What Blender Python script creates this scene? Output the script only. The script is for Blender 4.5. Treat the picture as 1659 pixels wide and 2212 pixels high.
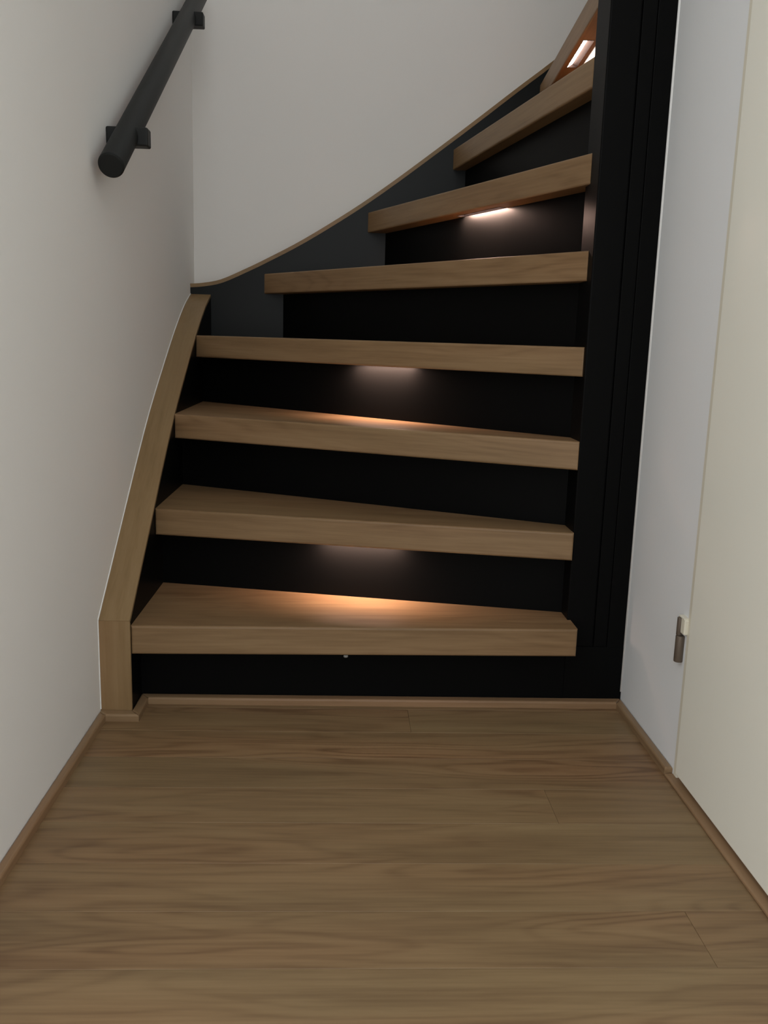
import bpy, bmesh, math, random
from mathutils import Vector, Matrix

# ------------------------------------------------------------------ clear
for o in list(bpy.data.objects):
    bpy.data.objects.remove(o, do_unlink=True)
scene = bpy.context.scene
COL = scene.collection

# ------------------------------------------------------------------ camera
F_PX, W_PX = 1906.4, 1659.0
YAW, PITCH, ROLL, CAM_H = 0.0471, 0.193, -0.0294, 0.7437
_fwd = Vector((math.sin(YAW) * math.cos(PITCH), math.cos(YAW) * math.cos(PITCH), -math.sin(PITCH)))
_right = Vector((math.cos(YAW), -math.sin(YAW), 0))
_down = _fwd.cross(_right)
R_ = math.cos(ROLL) * _right + math.sin(ROLL) * _down
D_ = -math.sin(ROLL) * _right + math.cos(ROLL) * _down
cam_data = bpy.data.cameras.new('camera')
cam_data.sensor_fit = 'HORIZONTAL'
cam_data.sensor_width = 36.0
cam_data.lens = 36.0 * F_PX / W_PX
cam_data.clip_start = 0.02
cam = bpy.data.objects.new('camera', cam_data)
COL.objects.link(cam)
U_, B_ = -D_, -_fwd
cam.matrix_world = Matrix(((R_.x, U_.x, B_.x, 0), (R_.y, U_.y, B_.y, 0), (R_.z, U_.z, B_.z, CAM_H), (0, 0, 0, 1)))
scene.camera = cam

# ------------------------------------------------------------------ world light and exposure
world = bpy.data.worlds.new('world')
scene.world = world
world.use_nodes = True
bg = world.node_tree.nodes['Background']
bg.inputs['Color'].default_value = (0.975, 1.0, 1.015, 1)      # even, overcast daylight
bg.inputs['Strength'].default_value = 1.66
vs = scene.view_settings
vs.view_transform = 'Standard'
vs.look = 'None'
vs.gamma = 1.0
vs.use_curve_mapping = False
vs.exposure = 0.0
LED_STRENGTH = 225.0

# ------------------------------------------------------------------ main dimensions (metres)
RISE, TT = 0.185, 0.0576
XL, XLW, XR = -0.407, -0.4677, 0.593      # stringer face, left wall, right wall
YB, YBW = 2.7258, 2.80                    # back stringer face, back wall
YF = 1.732                                # front plane of lowest riser, post and filler
PX, PXR, PYB = 0.468, 0.527, 1.83         # newel post left face, right side, back
TOP = 4.4
Y_OPEN, Y_OPEN_L = 0.35, 0.80                             # unseen wall ends, cut back to let daylight into the passage

# ------------------------------------------------------------------ material helpers
def new_mat(name):
    m = bpy.data.materials.new(name)
    m.use_nodes = True
    nt = m.node_tree
    return m, nt, nt.nodes['Principled BSDF']

def N(nt, kind, **kw):
    n = nt.nodes.new(kind)
    for k, v in kw.items():
        setattr(n, k, v)
    return n

def plain(name, col, rough=0.5, spec=0.5, metal=0.0, bump=0.0, bscale=300.0, var=0.0):
    m, nt, b = new_mat(name)
    b.inputs['Base Color'].default_value = (*col, 1)
    b.inputs['Roughness'].default_value = rough
    b.inputs['Specular IOR Level'].default_value = spec
    b.inputs['Metallic'].default_value = metal
    tc = N(nt, 'ShaderNodeTexCoord')
    if var > 0:
        n2 = N(nt, 'ShaderNodeTexNoise'); n2.inputs['Scale'].default_value = 2.3; n2.inputs['Detail'].default_value = 4
        nt.links.new(tc.outputs['Object'], n2.inputs['Vector'])
        mx = N(nt, 'ShaderNodeMix', data_type='RGBA')
        mx.inputs[6].default_value = (*[c * (1 - var) for c in col], 1)
        mx.inputs[7].default_value = (*[min(1, c * (1 + var)) for c in col], 1)
        nt.links.new(n2.outputs['Fac'], mx.inputs[0])
        nt.links.new(mx.outputs[2], b.inputs['Base Color'])
    if bump > 0:
        n = N(nt, 'ShaderNodeTexNoise'); n.inputs['Scale'].default_value = bscale; n.inputs['Detail'].default_value = 3
        nt.links.new(tc.outputs['Object'], n.inputs['Vector'])
        bp = N(nt, 'ShaderNodeBump'); bp.inputs['Strength'].default_value = bump; bp.inputs['Distance'].default_value = 0.001
        nt.links.new(n.outputs['Fac'], bp.inputs['Height'])
        nt.links.new(bp.outputs['Normal'], b.inputs['Normal'])
    return m

def wood(name, dark, mid, light, rough=0.45, along=0, ring=90.0, tone=0.05, figure=1.0, red=0.5):
    """oak decor: grain runs along the object's local axis `along`"""
    m, nt, b = new_mat(name)
    L = nt.links.new
    tc = N(nt, 'ShaderNodeTexCoord'); oi = N(nt, 'ShaderNodeObjectInfo')
    rnd = N(nt, 'ShaderNodeMath', operation='MULTIPLY'); rnd.inputs[1].default_value = 37.0
    L(oi.outputs['Random'], rnd.inputs[0])
    def math_(op, x, y=None, z=None):
        n = N(nt, 'ShaderNodeMath', operation=op)
        for k, v in enumerate((x, y, z)):
            if v is None: continue
            if isinstance(v, (int, float)): n.inputs[k].default_value = v
            else: L(v, n.inputs[k])
        return n.outputs[0]
    def noise(sl, sc, detail, dist=0.0, rough_=0.5):
        mp = N(nt, 'ShaderNodeMapping'); s_ = [sc, sc, sc]; s_[along] = sl
        mp.inputs['Scale'].default_value = s_
        L(tc.outputs['Object'], mp.inputs['Vector'])
        n = N(nt, 'ShaderNodeTexNoise', noise_dimensions='4D')
        n.inputs['Scale'].default_value = 1.0; n.inputs['Detail'].default_value = detail
        n.inputs['Distortion'].default_value = dist; n.inputs['Roughness'].default_value = rough_
        L(mp.outputs['Vector'], n.inputs['Vector']); L(rnd.outputs[0], n.inputs['W'])
        return n.outputs['Fac']
    field = noise(1.5, 11.0, 1.6, 0.15)               # flame figure: contour lines of a stretched field
    wob = noise(9.0, 60.0, 2.0)
    ph = math_('MULTIPLY_ADD', field, ring, math_('MULTIPLY', wob, 2.6))
    lines = math_('POWER', math_('MULTIPLY_ADD', math_('SINE', ph), 0.5, 0.5), 2.4)      # thin dark growth lines
    mask = noise(1.3, 7.0, 2.0)
    mask = math_('MULTIPLY', math_('SUBTRACT', mask, 0.36), 3.2)
    mask.node.use_clamp = True
    fib = noise(7.0, 230.0, 3.0)
    streak = noise(2.6, 34.0, 5.0, 0.2, 0.6)
    blot = noise(1.6, 8.0, 2.0)
    v = math_('MULTIPLY_ADD', streak, 1.25, -0.36)
    v = math_('MULTIPLY_ADD', fib, 0.55, v)
    v = math_('MULTIPLY_ADD', math_('SUBTRACT', blot, 0.5), 0.5, v)
    v = math_('SUBTRACT', v, math_('MULTIPLY', math_('MULTIPLY', lines, mask), 0.30 * figure))
    cr = N(nt, 'ShaderNodeValToRGB')
    e = cr.color_ramp.elements
    e[0].position = 0.12; e[0].color = (*dark, 1)
    e[1].position = 0.88; e[1].color = (*light, 1)
    x = e.new(0.5); x.color = (*mid, 1)
    L(v, cr.inputs['Fac'])
    # reddish and yellowish drift, and a tone for each piece
    hue = noise(1.1, 6.0, 2.0)
    mx = N(nt, 'ShaderNodeMix', data_type='RGBA', blend_type='MULTIPLY')
    mx.inputs[7].default_value = (1.08, 0.92, 0.90, 1)
    hm = math_('MULTIPLY', math_('SUBTRACT', hue, 0.38), 3.0 * red); hm.node.use_clamp = True
    L(hm, mx.inputs[0]); L(cr.outputs['Color'], mx.inputs[6])
    hs = N(nt, 'ShaderNodeHueSaturation')
    tv = N(nt, 'ShaderNodeMapRange'); tv.inputs['To Min'].default_value = 1 - tone; tv.inputs['To Max'].default_value = 1 + tone
    L(oi.outputs['Random'], tv.inputs['Value']); L(tv.outputs['Result'], hs.inputs['Value'])
    L(mx.outputs[2], hs.inputs['Color']); L(hs.outputs['Color'], b.inputs['Base Color'])
    b.inputs['Roughness'].default_value = rough
    b.inputs['Specular IOR Level'].default_value = 0.3
    bp = N(nt, 'ShaderNodeBump'); bp.inputs['Strength'].default_value = 0.12; bp.inputs['Distance'].default_value = 0.0006
    L(fib, bp.inputs['Height']); L(bp.outputs['Normal'], b.inputs['Normal'])
    return m

OAK_D, OAK_M, OAK_L = (0.162, 0.096, 0.044), (0.230, 0.144, 0.071), (0.286, 0.187, 0.097)
M_TREAD = wood('oak_tread', OAK_D, OAK_M, OAK_L, rough=0.42)
M_FLOOR = wood('oak_floor', (0.140, 0.087, 0.043), (0.209, 0.138, 0.069), (0.262, 0.181, 0.093), rough=0.42, tone=0.045, figure=1.5, red=1.0)
M_TRIM_X = wood('oak_trim_cross', (0.192, 0.117, 0.060), (0.248, 0.159, 0.085), (0.296, 0.199, 0.109), rough=0.4, figure=0.3, tone=0.03, red=0.9)
M_TRIM_Y = wood('oak_trim_length', (0.192, 0.117, 0.060), (0.248, 0.159, 0.085), (0.296, 0.199, 0.109), rough=0.4, along=1, figure=0.3, tone=0.03, red=0.9)
M_CAP_Y = wood('oak_cap_length', (0.193, 0.120, 0.053), (0.241, 0.157, 0.074), (0.283, 0.191, 0.095), rough=0.42, along=1, figure=0.25, tone=0.02, red=0.8)
M_CAP_X = wood('oak_cap_cross', (0.193, 0.120, 0.053), (0.241, 0.157, 0.074), (0.283, 0.191, 0.095), rough=0.42, figure=0.25, tone=0.02, red=0.8)
M_CAP_Z = wood('oak_cap_upright', (0.193, 0.120, 0.053), (0.241, 0.157, 0.074), (0.283, 0.191, 0.095), rough=0.42, along=2, figure=0.25, tone=0.02, red=0.8)
M_BLACK = plain('satin_black_paint', (0.0038, 0.0038, 0.0037), rough=0.40, spec=0.04, bump=0.04, bscale=180)
M_BLACK_SHEEN = plain('black_paint_sheen', (0.0062, 0.0076, 0.0072), rough=0.42, spec=0.2, bump=0.05, bscale=180)  # same black paint; its cool gloss reflection is put into the colour
M_RAIL = plain('anthracite_powder_coat', (0.0125, 0.0135, 0.0130), rough=0.5, spec=0.2, bump=0.05, bscale=900)
M_WALL = plain('wall_paint_warm_white', (0.80, 0.785, 0.755), rough=0.9, spec=0.2, bump=0.12, bscale=260, var=0.012)
M_WALLR = plain('wall_paint_cool_white', (0.80, 0.815, 0.82), rough=0.8, spec=0.25, bump=0.12, bscale=260, var=0.012)
M_CAULK = plain('white_caulk', (0.80, 0.80, 0.78), rough=0.7, spec=0.2)
M_DOOR = plain('cream_door_lacquer', (0.89, 0.875, 0.775), rough=0.38, spec=0.4, var=0.01)
M_FRAME = plain('yellowed_frame_lacquer', (0.74, 0.70, 0.575), rough=0.45, spec=0.4)
M_CEIL = plain('ceiling_white', (0.75, 0.74, 0.72), rough=0.9)
M_HINGE = plain('worn_hinge_steel', (0.13, 0.10, 0.075), rough=0.5, metal=0.4, bump=0.3, bscale=400)
M_SENSOR = plain('pale_grey_plastic', (0.20, 0.20, 0.19), rough=0.4)
M_LED_DARK = plain('led_housing_and_shade', (0.003, 0.0025, 0.0025), rough=0.7, spec=0.03)  # near-black so the fin behind the lamp reads as shade
M_SUB = plain('subfloor', (0.06, 0.04, 0.025), rough=0.9)

def emit(name, col, strength):
    m, nt, b = new_mat(name)
    b.inputs['Base Color'].default_value = (0.8, 0.75, 0.7, 1)
    b.inputs['Emission Color'].default_value = (*col, 1)
    b.inputs['Emission Strength'].default_value = strength
    return m
M_LED = emit('warm_led_diffuser', (1.0, 0.655, 0.52), LED_STRENGTH)

# ------------------------------------------------------------------ object helpers
def link(name, bm, mat, parent=None, smooth=False, matrix=None):
    bmesh.ops.recalc_face_normals(bm, faces=bm.faces[:])
    me = bpy.data.meshes.new(name)
    bm.to_mesh(me); bm.free()
    me.materials.append(mat)
    if smooth:
        for p in me.polygons: p.use_smooth = True
    o = bpy.data.objects.new(name, me)
    COL.objects.link(o)
    if matrix is not None: o.matrix_world = matrix
    if parent is not None:
        o.parent = parent
        o.matrix_parent_inverse = Matrix()
    return o

def empty(name, loc=(0, 0, 0)):
    o = bpy.data.objects.new(name, None)
    o.empty_display_size = 0.1
    COL.objects.link(o)
    o.location = loc
    return o

def tag(o, label=None, cat=None, group=None, kind=None):
    if label: o['label'] = label
    if cat: o['category'] = cat
    if group: o['group'] = group
    if kind: o['kind'] = kind
    return o

def box_bm(x0, x1, y0, y1, z0, z1, bev=0.0, seg=2):
    bm = bmesh.new()
    bmesh.ops.create_cube(bm, size=1.0)
    for v in bm.verts:
        v.co = Vector((x0 + (v.co.x + .5) * (x1 - x0), y0 + (v.co.y + .5) * (y1 - y0), z0 + (v.co.z + .5) * (z1 - z0)))
    if bev > 0:
        bmesh.ops.bevel(bm, geom=bm.edges[:], offset=bev, segments=seg, affect='EDGES', profile=0.5)
    return bm

def prism_bm(pts, axis, a, b):
    """polygon given in the two other axes (x,y / y,z / x,z), extruded from a to b along axis"""
    bm = bmesh.new()
    def mk(p, q):
        return {0: (q, p[0], p[1]), 1: (p[0], q, p[1]), 2: (p[0], p[1], q)}[axis]
    A = [bm.verts.new(mk(p, a)) for p in pts]
    B = [bm.verts.new(mk(p, b)) for p in pts]
    bm.faces.new(A); bm.faces.new(B[::-1])
    n = len(pts)
    for i in range(n):
        bm.faces.new((A[i], B[i], B[(i + 1) % n], A[(i + 1) % n]))
    return bm

def spline(pts, n=6):
    """Catmull-Rom through 2-d points"""
    out = []
    for i in range(len(pts) - 1):
        p0 = pts[max(i - 1, 0)]; p1 = pts[i]; p2 = pts[i + 1]; p3 = pts[min(i + 2, len(pts) - 1)]
        for k in range(n):
            t = k / n
            out.append(tuple(0.5 * (2 * b + (c - a) * t + (2 * a - 5 * b + 4 * c - d) * t * t + (3 * b - a - 3 * c + d) * t ** 3)
                             for a, b, c, d in zip(p0, p1, p2, p3)))
    out.append(pts[-1])
    return out

def offset_line(pts, d):
    """shift a polyline to its right-hand side (downwards for a line running left to right)"""
    out = []
    for i, p in enumerate(pts):
        a = pts[max(i - 1, 0)]; b = pts[min(i + 1, len(pts) - 1)]
        t = Vector((b[0] - a[0], b[1] - a[1])).normalized()
        out.append((p[0] + t.y * d, p[1] - t.x * d))
    return out

def ribbon_bm(pts, d, axis, a, b, bev=0.0):
    """strip of thickness d lying under a polyline, extruded along axis"""
    lo = offset_line(pts, d)
    bm = prism_ribbon(pts, lo, axis, a, b)
    return bm

def prism_ribbon(up, lo, axis, a, b):
    bm = bmesh.new()
    def mk(p, q):
        return {0: (q, p[0], p[1]), 1: (p[0], q, p[1]), 2: (p[0], p[1], q)}[axis]
    rows = []
    for u, l in zip(up, lo):
        rows.append([bm.verts.new(mk(u, a)), bm.verts.new(mk(u, b)), bm.verts.new(mk(l, b)), bm.verts.new(mk(l, a))])
    for r0, r1 in zip(rows, rows[1:]):
        for k in range(4):
            bm.faces.new((r0[k], r0[(k + 1) % 4], r1[(k + 1) % 4], r1[k]))
    bm.faces.new(rows[0]); bm.faces.new(rows[-1][::-1])
    return bm

def cyl_bm(p, q, r, seg=24, bev=0.0):
    p, q = Vector(p), Vector(q)
    bm = bmesh.new()
    bmesh.ops.create_cone(bm, cap_ends=True, segments=seg, radius1=r, radius2=r, depth=(q - p).length)
    if bev > 0:
        ed = [e for e in bm.edges if abs(e.verts[0].co.z - e.verts[1].co.z) < 1e-6]
        bmesh.ops.bevel(bm, geom=ed, offset=bev, segments=3, affect='EDGES', profile=0.5)
    rot = (q - p).to_track_quat('Z', 'Y').to_matrix().to_4x4()
    bmesh.ops.transform(bm, matrix=Matrix.Translation((p + q) / 2) @ rot, verts=bm.verts[:])
    return bm

# ------------------------------------------------------------------ setting: floor of oak planks
floor = link('floor', box_bm(-1.75, 1.65, -1.9, YF + 0.02, -0.06, -0.012), M_SUB)
tag(floor, 'oak plank floor running crosswise in front of the stairs', kind='structure')
random.seed(4)
PW = 0.1085
y_top = 1.3705 + 4 * PW                  # seams fall at 1.37, 1.26, 1.15, 1.045 ...
joints = {4: [0.351], 7: [0.47], 1: [0.14]}
row = 0
y1 = y_top
plank_x0, plank_x1 = XLW - 0.01, XR + 0.03
while y1 > -1.85:
    y0 = y1 - PW
    x_lo = plank_x0 if y1 > Y_OPEN_L else -1.7
    x_hi = plank_x1 if y1 > Y_OPEN else 1.6
    cuts = [x_lo] + ([-0.9] if x_lo < -1 else []) + joints.get(row, [random.uniform(-0.3, 0.4)] if row > 10 else []) + ([1.0] if x_hi > 1 else []) + [x_hi]
    for a, b in zip(cuts, cuts[1:]):
        yy1 = min(y1, YF + 0.012)
        if yy1 - y0 < 0.012: continue
        L_, W_ = b - a - 0.0003, yy1 - y0 - 0.0003
        bm = box_bm(-L_ / 2, L_ / 2, -W_ / 2, W_ / 2, -0.012, 0.0)
        ed = [e for e in bm.edges if all(v.co.z > -0.001 for v in e.verts)]
        bmesh.ops.bevel(bm, geom=ed, offset=0.0004, segments=1, affect='EDGES')
        p = link('plank', bm, M_FLOOR, floor)
        p.location = ((a + b) / 2, (y0 + yy1) / 2, 0)
    y1 = y0
    row += 1

# ------------------------------------------------------------------ setting: walls, ceiling
wl = link('wall_left', box_bm(XLW - 0.12, XLW, Y_OPEN_L, YBW + 0.12, -0.06, TOP), M_WALL)
tag(wl, 'off-white painted wall carrying the handrail', kind='structure')
wb = link('wall_back', box_bm(XLW, 3.0, YBW, YBW + 0.12, -0.06, TOP), M_WALL)
tag(wb, 'off-white painted wall behind the turning stairs', kind='structure')
DY0, DY1, DZ = 0.575, 1.4135, 2.06       # door leaf
bm = bmesh.new()
def add_box(bm, *a):
    t = box_bm(*a)
    me = bpy.data.meshes.new('tmp'); t.to_mesh(me); t.free()
    bm.from_mesh(me); bpy.data.meshes.remove(me)
add_box(bm, XR, XR + 0.10, DY1 + 0.006, YF + 0.10, -0.06, TOP)
add_box(bm, XR, XR + 0.10, Y_OPEN, DY0 - 0.006, -0.06, TOP)
add_box(bm, XR, XR + 0.10, DY0 - 0.006, DY1 + 0.006, DZ + 0.006, TOP)
wr = link('wall_right', bm, M_WALLR)
tag(wr, 'cool white painted wall strip between stairs and cream door', kind='structure')
link('caulk_bead', cyl_bm((XR + 0.0008, YF - 0.001, 0.03), (XR + 0.0008, YF - 0.001, 2.44), 0.0038, 10), M_CAULK, wr, True)
wi = link('wall_inner', box_bm(XR + 0.10, 3.0, YF, PYB, -0.06, TOP), M_WALL)
tag(wi, 'white wall on the inner side of the upper flight', kind='structure')
cs = link('ceiling_light_block', box_bm(XLW - 0.12, 3.0, YF - 0.05, YBW + 0.12, TOP, TOP + 0.1), M_CEIL)  # unseen lid added to keep light from above out of the stairwell
tag(cs, 'unseen white ceiling added above the stairs to block light', kind='structure')
ce = link('ceiling', box_bm(XLW, XR, Y_OPEN_L, YF - 0.05, 2.45, 2.6), M_CEIL)
tag(ce, 'white hallway ceiling', kind='structure')

# ------------------------------------------------------------------ setting: oak skirting
SH = 0.0145
def skirt(name, pts_xy, mat, label, parent=None, h=SH):
    """moulding from a plan polygon; upper edges rounded"""
    bm = prism_bm(pts_xy, 2, 0.0, h)
    ed = [e for e in bm.edges if all(v.co.z > h - 1e-5 for v in e.verts)]
    bmesh.ops.bevel(bm, geom=ed, offset=0.004, segments=3, affect='EDGES', profile=0.5)
    o = link(name, bm, mat, parent)
    if parent is None: tag(o, label, kind='structure')
    return o
ST, SF = 0.0148, 0.0225
YS = 1.648                                # front of left stringer
skirt('baseboard_left', [(XLW, Y_OPEN_L), (XLW + ST, Y_OPEN_L), (XLW + ST, YS - SF), (XLW, YS - SF + 0.012)], M_TRIM_Y,
      'low oak moulding along the foot of the left wall')
skirt('baseboard_right', [(XR, DY1 + 0.012), (XR - ST, DY1 + 0.012), (XR - ST, YF - SF), (XR, YF)], M_TRIM_Y,
      'short low oak moulding along the foot of the right wall')
bf = skirt('baseboard_stairs', [(XL + 0.018, YF - SF), (XL, YF), (XR, YF), (XR - ST, YF - SF)], M_TRIM_X,
      'low oak moulding along the foot of the black bottom riser')
skirt('return_moulding', [(XL, YF), (XL + 0.018, YF - SF), (XL + 0.018, YS - SF), (XL, YS)], M_TRIM_Y, None, bf)
skirt('return_moulding', [(XLW + ST, YS - SF), (XL + 0.018, YS - SF), (XL, YS), (XLW, YS), (XLW, YS - SF + 0.012)], M_TRIM_X, None, bf)

# ------------------------------------------------------------------ setting: cream door with frame and hinge
door = empty('door_1', (XR, (DY0 + DY1) / 2, 0))
tag(door, 'cream lacquered flush door with a worn steel hinge', 'door', kind='structure')
def door_part(name, bm, mat, parent, smooth=False):
    bmesh.ops.translate(bm, verts=bm.verts[:], vec=-Vector(door.location))
    return link(name, bm, mat, parent, smooth)
door_part('door_leaf', box_bm(XR - 0.004, XR + 0.036, DY0, DY1 - 0.009, 0.013, DZ, 0.0025), M_DOOR, door)
door_part('door_frame', box_bm(XR - 0.0012, XR + 0.05, DY1 - 0.0085, DY1 + 0.0055, 0.0, DZ + 0.004, 0.001), M_FRAME, door)
door_part('door_frame', box_bm(XR - 0.0012, XR + 0.05, DY0 - 0.0055, DY0 - 0.0005, 0.0, DZ + 0.004, 0.001), M_FRAME, door)
door_part('threshold', box_bm(XR - 0.016, XR + 0.02, DY0, DY1 + 0.008, 0.0, 0.005, 0.0015), M_TRIM_Y, door)
HY = 1.434
hg = door_part('hinge', cyl_bm((XR - 0.006, HY, 0.209), (XR - 0.006, HY, 0.256), 0.0078, 20, 0.0012), M_HINGE, door, True)
door_part('pin', cyl_bm((XR - 0.007, HY + 0.004, 0.256), (XR - 0.007, HY + 0.004, 0.288), 0.0052, 16, 0.001), M_HINGE, hg, True)
door_part('leaf_knuckle', box_bm(XR - 0.008, XR + 0.004, HY - 0.018, HY - 0.001, 0.262, 0.289, 0.002), M_FRAME, hg)
door_part('knuckle_cap', box_bm(XR - 0.009, XR + 0.002, HY - 0.016, HY + 0.008, 0.2885, 0.2915, 0.001), M_FRAME, hg)

# ------------------------------------------------------------------ the staircase
st = empty('staircase', (0, YF, 0))
tag(st, 'turning staircase with oak treads, black risers and black stringers', 'staircase')
def st_link(name, bm, mat, parent=st, smooth=False):
    bmesh.ops.translate(bm, verts=bm.verts[:], vec=-Vector(st.location))
    return link(name, bm, mat, parent, smooth)

# nosing line: left end, right end ; riser face: left end, right end (plan)
NOSE = {1: ((XL, 1.6537), (0.4745, 1.671)), 2: ((XL, 1.8934), (PX, 1.7255)), 3: ((XL, 2.1281), (PX, 1.732)),
        4: ((XL, 2.4466), (PX, 1.745)), 5: ((-0.2501, YB), (PX, 1.765)), 6: ((0.0546, YB), (PX, 1.79)),
        7: ((0.3004, YB), (0.4685, PYB)), 8: ((0.544, YB), (0.493, PYB)), 9: ((0.775, YB), (0.735, PYB)),
        10: ((0.995, YB), (0.955, PYB)), 11: ((1.215, YB), (1.175, PYB))}
RISER = {1: ((XL, YF), (PX, YF)), 2: ((XL, 1.9655), (PX, 1.785)), 3: ((XL, 2.2246), (PX, 1.806)),
         4: ((XL, 2.5614), (PX, 1.8125)), 5: ((-0.192, YB), (PX, 1.828)), 6: ((0.109, YB), (0.504, PYB)),
         7: ((0.339, YB), (0.508, PYB)), 8: ((0.589, YB), (0.538, PYB)), 9: ((0.82, YB), (0.78, PYB)),
         10: ((1.04, YB), (1.00, PYB)), 11: ((1.26, YB), (1.22, PYB)), 12: ((1.45, YB), (1.45, PYB))}

LED_D = {2: (0.034, 0.046), 4: (0.036, 0.048), 6: (0.028, 0.040), 8: (0.0125, 0.0245)}   # lamp position behind the front edge
LEDS = {2: (0.50, 0.17), 4: (0.52, 0.17), 6: (0.555, 0.19), 8: (0.53, 0.20)}   # tread: place along it, length
def cut_groove(bm, length, u, led_len, dd):
    """recess for a lamp in the underside, its rear side sloping out; returns a new bmesh"""
    h, (d0, d1) = led_len / 2 + 0.0035, dd
    c = u * length
    cut = prism_bm([(d0 - 0.0018, -TT - 0.02), (d0 - 0.0018, -TT + 0.0087), (d1 + 0.0004, -TT + 0.0087),
                    (d1 + 0.012, -TT), (d1 + 0.012, -TT - 0.02)], 0, c - h, c + h)
    bmesh.ops.recalc_face_normals(cut, faces=cut.faces[:]); bmesh.ops.recalc_face_normals(bm, faces=bm.faces[:])
    obs = []
    for nm, b_ in (('tmp_a', bm), ('tmp_b', cut)):
        me = bpy.data.meshes.new(nm); b_.to_mesh(me); b_.free()
        o = bpy.data.objects.new(nm, me); COL.objects.link(o); obs.append(o)
    md = obs[0].modifiers.new('cut', 'BOOLEAN'); md.object = obs[1]; md.operation = 'DIFFERENCE'; md.solver = 'EXACT'
    me = bpy.data.meshes.new_from_object(obs[0].evaluated_get(bpy.context.evaluated_depsgraph_get()))
    out = bmesh.new(); out.from_mesh(me)
    for o in obs:
        d = o.data; bpy.data.objects.remove(o); bpy.data.meshes.remove(d)
    bpy.data.meshes.remove(me)
    return out

def tread_bm(poly, z):
    """poly: first two points are the nosing; returns mesh in local frame with x along the nosing"""
    a, b = Vector((*poly[0], 0)), Vector((*poly[1], 0))
    x = (b - a).normalized(); zax = Vector((0, 0, 1)); y = zax.cross(x)
    M = Matrix((( x.x, y.x, 0, a.x), (x.y, y.y, 0, a.y), (0, 0, 1, z), (0, 0, 0, 1)))
    Mi = M.inverted()
    pts = [(Mi @ Vector((*p, z))).to_2d() for p in poly]
    bm = prism_bm([tuple(p) for p in pts], 2, -TT, 0.0)
    ed = []
    for e in bm.edges:
        on = [abs(v.co.y) < 1e-4 and -1e-4 <= v.co.x <= (b - a).length + 1e-4 for v in e.verts]
        if all(on): ed.append(e)
    bmesh.ops.bevel(bm, geom=ed, offset=0.0042, segments=3, affect='EDGES', profile=0.5)
    return bm, M

for i in range(1, 12):
    (nl, nr), (bl, br) = NOSE[i], RISER[i + 1]
    back = 0.004
    poly = [nl, nr]
    if i == 1:
        poly += [(nr[0], YF), (PX, YF)]
    if i == 5 or i == 6:                      # passes behind the post
        if nr[1] < PYB: poly += [(PX, PYB)]
    poly += [br]
    poly += [bl]
    if i == 4: poly += [(XL, YB)]
    bm, M = tread_bm(poly, i * RISE)
    if i in LEDS:
        bm = cut_groove(bm, (Vector(nr) - Vector(nl)).length, *LEDS[i], LED_D[i])
    t = link('tread', bm, M_TREAD)
    t.parent = st
    t.matrix_parent_inverse = Matrix()
    t.matrix_basis = Matrix.Translation(-Vector(st.location)) @ M
    t['label'] = 'oak tread with a thick square front edge'

def slab_between(p, q, depth, z0, z1):
    p, q = Vector(p), Vector(q)
    d = (q - p).normalized(); n = Vector((-d.y, d.x))
    p, q = p - d * 0.006, q + d * 0.006          # housed into stringer and post
    return prism_bm([tuple(p), tuple(q), tuple(q + n * depth), tuple(p + n * depth)], 2, z0, z1)
for i in range(1, 12):
    l, r = RISER[i]
    z0 = (i - 1) * RISE - (0.0 if i > 1 else 0.0)
    o = st_link('riser', slab_between(l, r, 0.014, z0, i * RISE - TT), M_BLACK)
    o['label'] = 'black painted riser board'

# left stringer: black board with an oak cap, front edge upright
CAP = 0.007
prof = spline([(1.648, 0.197), (1.826, 0.331), (2.000, 0.462), (2.140, 0.560), (2.290, 0.650), (2.437, 0.734),
               (2.520, 0.777), (2.612, 0.820), (2.680, 0.845), (YB, 0.860)], 4)
body = offset_line(prof, CAP)
body = [(YS + CAP, body[0][1] - 0.003)] + [p for p in body if p[0] > YS + CAP + 0.002]
body[-1] = (YB, body[-1][1])
ls = st_link('wall_stringer', prism_bm([(YS + CAP, 0.0)] + body + [(YB, 0.0)], 0, XLW, XL), M_BLACK)
ls['label'] = 'black stringer along the left wall with oak capping'
c1 = st_link('oak_cap', ribbon_bm(prof, CAP, 0, XLW, XL), M_CAP_Y, ls)
rot_c = Matrix.Rotation(math.atan2(0.663, 1.078), 4, 'X')      # grain follows the slope
c1.data.transform(rot_c.inverted()); c1.matrix_basis = rot_c
c1['label'] = 'oak capping strip rising along the left wall'
c2 = st_link('oak_cap', box_bm(XLW, XL, YS, YS + CAP, 0.0, 0.196, 0.001, 1), M_CAP_Z, ls)
c2['label'] = 'upright oak strip at the foot of the stringer'
out = [(p[0] - 0.0012, p[1] + 0.0018) for p in prof]
st_link('caulk_line', prism_ribbon(out, offset_line(out, 0.006), 0, XLW, XLW + 0.0016), M_CAULK, ls)
st_link('caulk_line', box_bm(XLW, XLW + 0.0016, YS - 0.0018, YS + 0.004, 0.016, 0.197), M_CAULK, ls)

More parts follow.
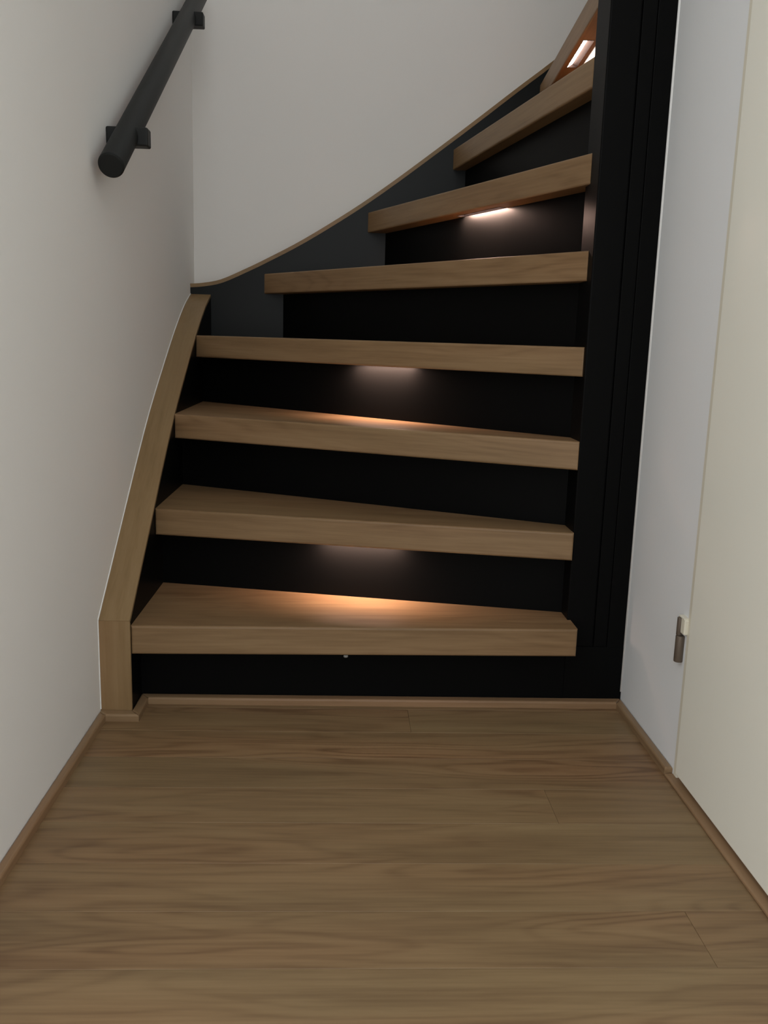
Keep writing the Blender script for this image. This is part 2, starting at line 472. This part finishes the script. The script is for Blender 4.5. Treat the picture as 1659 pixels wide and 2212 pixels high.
# back stringer with its curved top and thin oak edge
bprof = spline([(XLW, 0.890), (-0.43, 0.8935), (-0.377, 0.905), (-0.308, 0.936), (-0.238, 0.971), (-0.133, 1.028), (0.006, 1.115),
                (0.108, 1.186), (0.210, 1.262), (0.345, 1.365), (0.478, 1.469), (0.577, 1.545), (0.80, 1.722), (1.30, 2.12), (1.5, 2.28)], 4)
BC = 0.0105
bl_ = offset_line(bprof, BC)
bl_[0] = (XLW, bl_[0][1]); bl_[-1] = (1.5, bl_[-1][1])
bs = st_link('wall_stringer', prism_bm(bl_ + [(1.5, 1.5), (0.9, 0.9), (0.2, 0.3), (XLW, 0.3)], 1, YB, YBW), M_BLACK_SHEEN)
bs['label'] = 'black stringer curving up along the back wall'
c3 = st_link('oak_cap', ribbon_bm(bprof, BC, 1, YB - 0.0015, YBW), M_CAP_X, bs)
c3['label'] = 'thin oak edge strip on the curved back stringer'

# newel post with filler boards up to the right wall
post = st_link('newel_post', box_bm(PX, PXR, YF + 0.003, PYB, 0.0, 3.2, 0.003), M_BLACK)
post['label'] = 'tall black square newel post'
st_link('filler_board', box_bm(PXR + 0.0006, 0.5545, YF + 0.001, PYB - 0.02, 0.0, 3.2, 0.0012), M_BLACK)
st_link('filler_board', box_bm(0.5551, XR, YF - 0.001, PYB - 0.02, 0.0, 3.2, 0.0012), M_BLACK)
st_link('kick_board', box_bm(PX + 0.001, XR - 0.001, YF - 0.002, YF + 0.004, 0.0, RISE - TT, 0.0008), M_BLACK)
st_link('inner_stringer', box_bm(PXR, 1.5, PYB - 0.03, PYB, 0.9, 3.0), M_BLACK)

# ------------------------------------------------------------------ LED strips under every second tread
def led(i, u, length, label):
    (a, b) = NOSE[i]
    a, b = Vector((*a, 0)), Vector((*b, 0))
    x = (b - a).normalized(); y = Vector((0, 0, 1)).cross(x)
    c = a + (b - a) * u
    root = empty('led_strip_light')
    root.matrix_world = Matrix(((x.x, y.x, 0, c.x), (x.y, y.y, 0, c.y), (0, 0, 1, i * RISE - TT), (0, 0, 0, 1)))
    tag(root, label, 'lamp', 'LED strip lights under the treads')
    h = length / 2
    d0, d1 = LED_D[i]
    dp, up = 0.0092, 0.0086                      # fascia depth; how far the lamp is let into the tread
    bm = bmesh.new()
    add_box(bm, -h - 0.003, h + 0.003, d0 - 0.0015, d0, up - dp, up)
    for sgn in (-1, 1):
        xa, xb = sorted((sgn * h, sgn * (h + 0.003)))
        t = prism_bm([(d0, up), (d1, up), (d1 + 0.0118, -0.0002), (d0, up - dp)], 0, xa, xb)
        me = bpy.data.meshes.new('tmp'); t.to_mesh(me); t.free(); bm.from_mesh(me); bpy.data.meshes.remove(me)
    t = prism_bm([(d1 + 0.0005, up), (d1 + 0.0005, up - 0.0007), (d1 + 0.0115, -0.0003), (d1 + 0.0115, 0.0002)], 0, -h - 0.003, h + 0.003)  # added dark sheet standing for the shaded strip behind the lamp
    me = bpy.data.meshes.new('tmp'); t.to_mesh(me); t.free(); bm.from_mesh(me); bpy.data.meshes.remove(me)
    link('housing', bm, M_LED_DARK, root)
    link('diffuser', prism_bm([(d0 + 0.0001, up), (d1, up), (d1, up - 0.0006), (d0 + 0.0001, up - dp + 0.0003)], 0, -h + 0.0001, h - 0.0001), M_LED, root)
    return root
led(2, *LEDS[2], 'warm light strip under the second tread, glowing onto the lowest tread')
led(4, *LEDS[4], 'warm light strip under the fourth tread, glowing onto the third tread')
led(6, *LEDS[6], 'pinkish light strip under the sixth tread, glowing on the black riser')
led(8, *LEDS[8], 'bright white light strip in view under the topmost tread')

# small pale sensor under the lowest tread
sn = link('motion_sensor', cyl_bm((0.011, 1.664, RISE - TT - 0.004), (0.011, 1.664, RISE - TT), 0.0045, 16, 0.001), M_SENSOR, None, True)
tag(sn, 'tiny pale dot under the front edge of the lowest tread', 'sensor')

# ------------------------------------------------------------------ handrail on the left wall
RX = -0.43
r0, r1 = Vector((RX, 1.698, 1.037)), Vector((RX, 2.72, 1.676))
hr = empty('handrail', (XLW, r0.y, r0.z))
tag(hr, 'round black handrail climbing the left wall on two block brackets', 'handrail')
def hr_link(name, bm, mat, smooth=False, parent=hr):
    bmesh.ops.translate(bm, verts=bm.verts[:], vec=-Vector(hr.location))
    return link(name, bm, mat, parent, smooth)
rail = hr_link('rail', cyl_bm(r0, r1, 0.0236, 40, 0.0022), M_RAIL, True)
for p in rail.data.polygons:
    p.use_smooth = len(p.vertices) == 4
dirv = (r1 - r0).normalized()
hr_link('end_cap', cyl_bm(r0 - dirv * 0.0022, r0 + dirv * 0.004, 0.0214, 40, 0.0012), M_RAIL)
for yb in (1.829, 2.523):
    zc = r0.z + (yb - r0.y) * dirv.z / dirv.y
    hr_link('bracket', box_bm(XLW, -0.3885, yb - 0.016, yb + 0.016, zc - 0.0245, zc + 0.0095, 0.003), M_RAIL)
